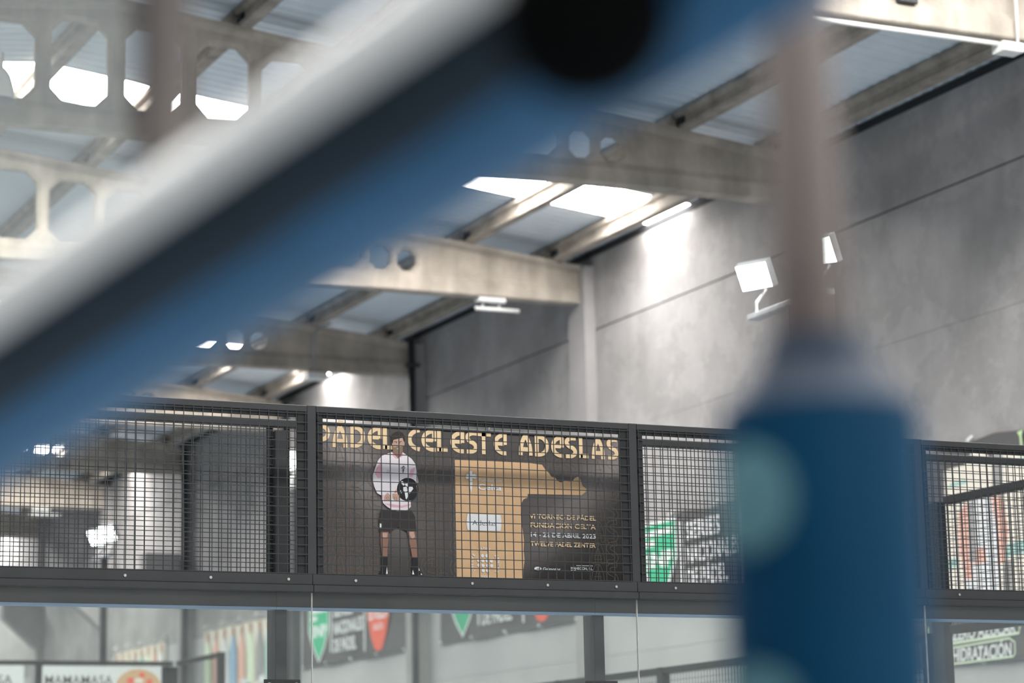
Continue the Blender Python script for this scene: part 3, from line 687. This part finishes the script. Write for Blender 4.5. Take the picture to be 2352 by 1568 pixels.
# drinks banner at far right
t, p = wall_banner('wall_banner', 'large dark banner with a player photograph and drink lettering at the far right', 22.05, 16.6, 3.18, 5.52, P['cloth'])
def wp(x, y):
    q = px(x, y, 0, XW-.072); return (22.05-q.y, q.z-3.18)
W_ = lambda pts: [wp(a, b_) for a, b_ in pts]
p.polys('photo_backdrop', [W_([(2168, 1080), (2352, 1030), (2500, 990), (2500, 1400), (2352, 1400), (2176, 1380), (2170, 1200)])], P['cream'], t)
p.polys('photo_shelves', [W_([(2180, 1110), (2240, 1096), (2240, 1105), (2180, 1120)]), W_([(2310, 1060), (2352, 1048), (2500, 1000), (2500, 1012), (2352, 1060), (2310, 1072)]), W_([(2308, 1250), (2500, 1200), (2500, 1235), (2308, 1280)]), W_([(2178, 1285), (2200, 1280), (2200, 1300), (2178, 1305)])], P['teal'], t)
p.polys('photo_dark', [W_([(2240, 1060), (2256, 1056), (2256, 1110), (2240, 1115)]), W_([(2278, 1042), (2302, 1036), (2302, 1120), (2278, 1125)]), W_([(2306, 1290), (2330, 1285), (2330, 1400), (2300, 1400)])], P['grey'], t)
p.polys('photo_shirt', [W_([(2206, 1165), (2235, 1140), (2280, 1130), (2305, 1150), (2310, 1220), (2300, 1300), (2290, 1390), (2222, 1390), (2212, 1300), (2200, 1240)])], P['white'], t)
p.polys('photo_arms', [W_([(2200, 1180), (2222, 1150), (2226, 1230), (2236, 1330), (2216, 1330), (2202, 1260)]), W_([(2276, 1130), (2302, 1145), (2316, 1220), (2306, 1290), (2290, 1300), (2292, 1220), (2280, 1170)])], P['salmon'], t)
p.polys('photo_face', [W_([(2214, 1070), (2230, 1040), (2252, 1034), (2272, 1048), (2276, 1090), (2262, 1125), (2240, 1130), (2220, 1110)])], P['cream'], t)
p.polys('photo_hands', [W_([(2232, 1262), (2262, 1255), (2266, 1290), (2236, 1296)])], P['salmon'], t)
p.polys('photo_vest', [W_([(2222, 1160), (2236, 1145), (2242, 1290), (2226, 1290)])], P['grey'], t)
p.polys('lime_claw', [W_([(2335, 992), (2349, 986), (2346, 1000), (2348, 1022), (2343, 1026), (2341, 1002)]), W_([(2352, 984), (2366, 980), (2364, 1000), (2368, 1030), (2360, 1030), (2358, 1000)]), W_([(2370, 980), (2384, 974), (2380, 1000), (2382, 1025), (2376, 1028), (2374, 1000)])], P['lime'], t)
fr_ = W_([(2130, 1497), (2318, 1465), (2330, 1474), (2331, 1500), (2327, 1507), (2130, 1532)])
p.polys('lime_frame', ribbon(fr_, .018, True)+ribbon([(a, b_) for a, b_ in W_([(2120, 1488), (2340, 1453), (2342, 1436)])], .025), P['palegreen'], t)
a, b_ = wp(2188, 1517); a2, _ = wp(2324, 1498)
tx = p.text('banner_text', 'HIDRATACIÓN', a, b_-.01, .135, P['white'], t, width=a2-a, bold=.03, shear=.12)
a, b_ = wp(2186, 1471); a2, _ = wp(2333, 1450)
p.text('banner_text', 'ZERO AZÚCAR', a, b_+.0, .135, P['white'], t, width=a2-a, bold=.03, shear=.12)
p.polys('drink_can', [W_([(2116, 1440), (2148, 1434), (2150, 1520), (2118, 1524)])], P['ink'], t)
p.polys('can_marks', [W_([(2118, 1505), (2132, 1503), (2132, 1512), (2118, 1514)]), W_([(2128, 1440), (2132, 1440), (2132, 1460), (2128, 1460)])], P['lime'], t)
# far pale banners with blurred players
def players(lab, yl, yr, greens):
    t, p = wall_banner('wall_banner', lab, yl, yr, 4.1, 5.5, P['cream'], .12)
    n = 8; L = yl-yr; cols_ = ['palegreen', 'salmon', 'white', 'blue', 'salmon', 'palegreen', 'grey', 'teal']
    for i in range(n):
        x = L*(i+.1)/n; wd = L*.8/n
        p.polys('printed_figure', [[(x, .15), (x+wd, .15), (x+wd, .8), (x+wd*.75, 1.0), (x+wd*.7, 1.12), (x+wd*.3, 1.12), (x+wd*.25, 1.0), (x, .8)]], P[cols_[(i+greens) % 8]], t)
        p.polys('printed_head', [ell(x+wd/2, 1.16, wd*.24, .11, 10)], P['skin'], t)
    p.polys('printed_stripe', [[(0, 1.3), (L, 1.3), (L, 1.38), (0, 1.38)]], P['grey'], t)
    p.polys('printed_mark', [ell(L*.3, .16, .2, .09, 12), ell(L*.6, .16, .2, .09, 12), ell(L*.85, .16, .2, .09, 12)], P['white'], t)
players('pale wall banner of printed players, lower left beside the low fence post', 46.3, 42.2, 0)
players('pale wall banner of printed players, farther left above the white sign', 52.7, 48.9, 3)

# white advertising cloths on the far end fence
def sign(lab, x0, x1, txt, xt0, xt1, food):
    t = thing('sign_cloth', lab, 'banner', (x0, YE-.05, 3.05), 'white signs on the far fence')
    MB().box((x0, YE-.052, 3.05), (x1, YE-.048, 3.925)).build('cloth', P['whitecloth'], t)
    p = Plane((0, YE-.054, 0), (1, 0, 0), (0, 0, 1))
    p.text('sign_text', txt, xt0, 3.66, .14, P['ink'], t, width=xt1-xt0, bold=.005)
    for (x, r_, m_) in food:
        p.polys('printed_pizza', [ell(x, 3.62, r_, .27, 20)], P[m_], t)
        p.polys('printed_topping', [ell(x-.12, 3.72, .06, .05, 8), ell(x+.05, 3.80, .05, .04, 8), ell(x+.16, 3.7, .05, .05, 8)], P['red'], t)
        p.polys('printed_cheese', [ell(x, 3.72, .07, .04, 8), ell(x+.2, 3.62, .07, .05, 8)], P['cream'], t)
sign('white sign cloth with dark capitals and a printed pizza, lower left', 8.68, 10.42, 'MAMAMASA', 8.72, 9.7, ((10.08, .34, 'tan'),))
sign('white sign cloth at the lower left corner, ending in a letter A', 6.7, 8.42, 'MAMAMASA', 7.2, 8.26, ())

# ------------------------------------------------------------------ padded posts close to the camera
px0 = Vector((1.105, 1.728, 0))
t = thing('padded_post', 'out of focus brown steel post with a thick blue pad, right of centre', 'post', px0)
x, y = px0.x, px0.y
def rot_ring(r_, n, z, ph=0.0, e=1.0): return [(x+r_*math.cos(2*math.pi*i/n+ph), y+r_*math.sin(2*math.pi*i/n+ph)*e, z) for i in range(n)]
b = MB(); prof = [(.031, 2.9), (.031, 2.1)]
MB().tube([(x, y, 0), (x, y, 3.1)], .0315, 20).build('pole', M['postgrey'], t, True)
x += .003; y -= .002   # the pad sits off centre on its post
def lathe(prof, m, name, n=28):
    b = MB(); vs = []
    for r_, z in prof: vs += rot_ring(r_, n, z)
    fs = [(i*n+j, i*n+(j+1) % n, (i+1)*n+(j+1) % n, (i+1)*n+j) for i in range(len(prof)-1) for j in range(n)]
    b.add(vs, fs); return b.build(name, m, t, True)
lathe([(.042, 2.18), (.046, 2.165), (.056, 2.145), (.068, 2.130), (.084, 2.114)], M['vinyltop'], 'pad_collar')
lathe([(.083, 2.118), (.0865, 2.10), (.0855, 1.8), (.087, 1.4), (.085, .8), (.086, .05), (.04, .04)], M['vinyl'], 'pad')
def patch(a0, a1, zc_, hz):
    b = MB(); vs = []; n = 10; mm = 8
    for j in range(mm+1):
        v = -1+2*j/mm
        for i in range(n+1):
            u_ = -1+2*i/n; k = math.sqrt(max(0, 1-v*v)) if True else 1
            a = (a0+a1)/2+(a1-a0)/2*u_*k; vs.append((x+.0888*math.cos(a), y+.0888*math.sin(a), zc_+hz*v))
    b.add(vs, [(j*(n+1)+i, j*(n+1)+i+1, (j+1)*(n+1)+i+1, (j+1)*(n+1)+i) for j in range(mm) for i in range(n)]); b.build('mint_patch', M['vinylmint'], t, True)
patch(math.radians(165), math.radians(222), 2.035, .046)  # pale mint ellipses on one side of the pad
patch(math.radians(165), math.radians(220), 1.87, .030)

# slanting padded bar
A = pd(-150, 985, 2.42); B = pd(1500, -95, 1.62)
D = (B-A).normalized(); A = A-D*2.6; B = B+D*.55
t = thing('padded_bar', 'out of focus slanting bar padded in blue with a painted skylight sheen, crossing the picture', 'bar', A)
view = (CAM-(A+B)/2).normalized(); up = (Vector((0, 0, 1))-D*D.z).normalized(); side_ = D.cross(up).normalized()
if side_.dot(CAM-(A+B)/2) < 0: side_ = -side_        # side_ faces the camera, up points up
RAD = .083
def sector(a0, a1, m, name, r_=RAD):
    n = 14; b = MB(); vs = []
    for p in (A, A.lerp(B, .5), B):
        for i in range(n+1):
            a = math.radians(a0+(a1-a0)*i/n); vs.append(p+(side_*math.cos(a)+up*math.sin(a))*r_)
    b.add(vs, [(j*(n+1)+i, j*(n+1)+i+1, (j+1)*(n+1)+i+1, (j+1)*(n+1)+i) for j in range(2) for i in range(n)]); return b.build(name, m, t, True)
sector(-10, 178, M['vinylsheen'], 'sheen_pad')  # upper sector carries the painted skylight highlight
sector(-50, -10, M['vinylshaded'], 'shaded_pad')  # darker sector paints the backlit side of the same pad
sector(-182, -50, M['vinylfloorlit'], 'floorlit_pad')  # lighter sector paints the glow from the floor below
MB().tube([A-D*.02, B+D*.02], .03, 16).build('pole', M['postgrey'], t, True)
# upright that rises from the bar at upper left
best = min((abs((CAM.lerp(CAM, 0)+0*D).x*0 + ((A+(B-A)*i/400)-CAM).dot(R)/((A+(B-A)*i/400)-CAM).dot(F) - (372-1176)/FPX), i) for i in range(401))[1]
q0 = A+(B-A)*best/400; dz = (q0-CAM).dot(F)
MB().tube([q0, q0+Vector((0, 0, 1.2))], 66/FPX*dz, 20).build('upright_pole', M['postleft'], t, True)
K = pd(1345, 40, 1.50)
b = MB(); f = (CAM-K).normalized()
MB().tube([K-f*.08, K-f*.03, K-f*.005, K+f*.006, K+f*.008], [.054, .057, .054, .040, .001], 24).build('end_cap', M['rubber'], t, True)

# dusty glass pane fixed to the upright at upper left, well in front of the focus
g0 = pd(-160, -120, 2.55); g1 = pd(292, -120, 2.55); g2 = pd(292, 760, 2.55)
M['dustyglass'] = glassmat('dusty glass', .17, .01)
t = thing('dusty_glass', 'dusty out of focus glass pane veiling the upper left corner', 'glass', g2)
dg_ = (g1-g0); dg_.z = 0; nn = Vector((dg_.y, -dg_.x, 0)).normalized()*.006
zb_, zt_ = g2.z, g1.z+.2
c_ = [Vector((p.x, p.y, z)) for p in (g0, g1) for z in (zb_, zt_)]
MB().add([c_[0], c_[2], c_[3], c_[1], c_[0]+nn, c_[2]+nn, c_[3]+nn, c_[1]+nn], [(0, 1, 2, 3), (7, 6, 5, 4), (0, 4, 5, 1), (1, 5, 6, 2), (2, 6, 7, 3), (3, 7, 4, 0)]).build('pane', M['dustyglass'], t)
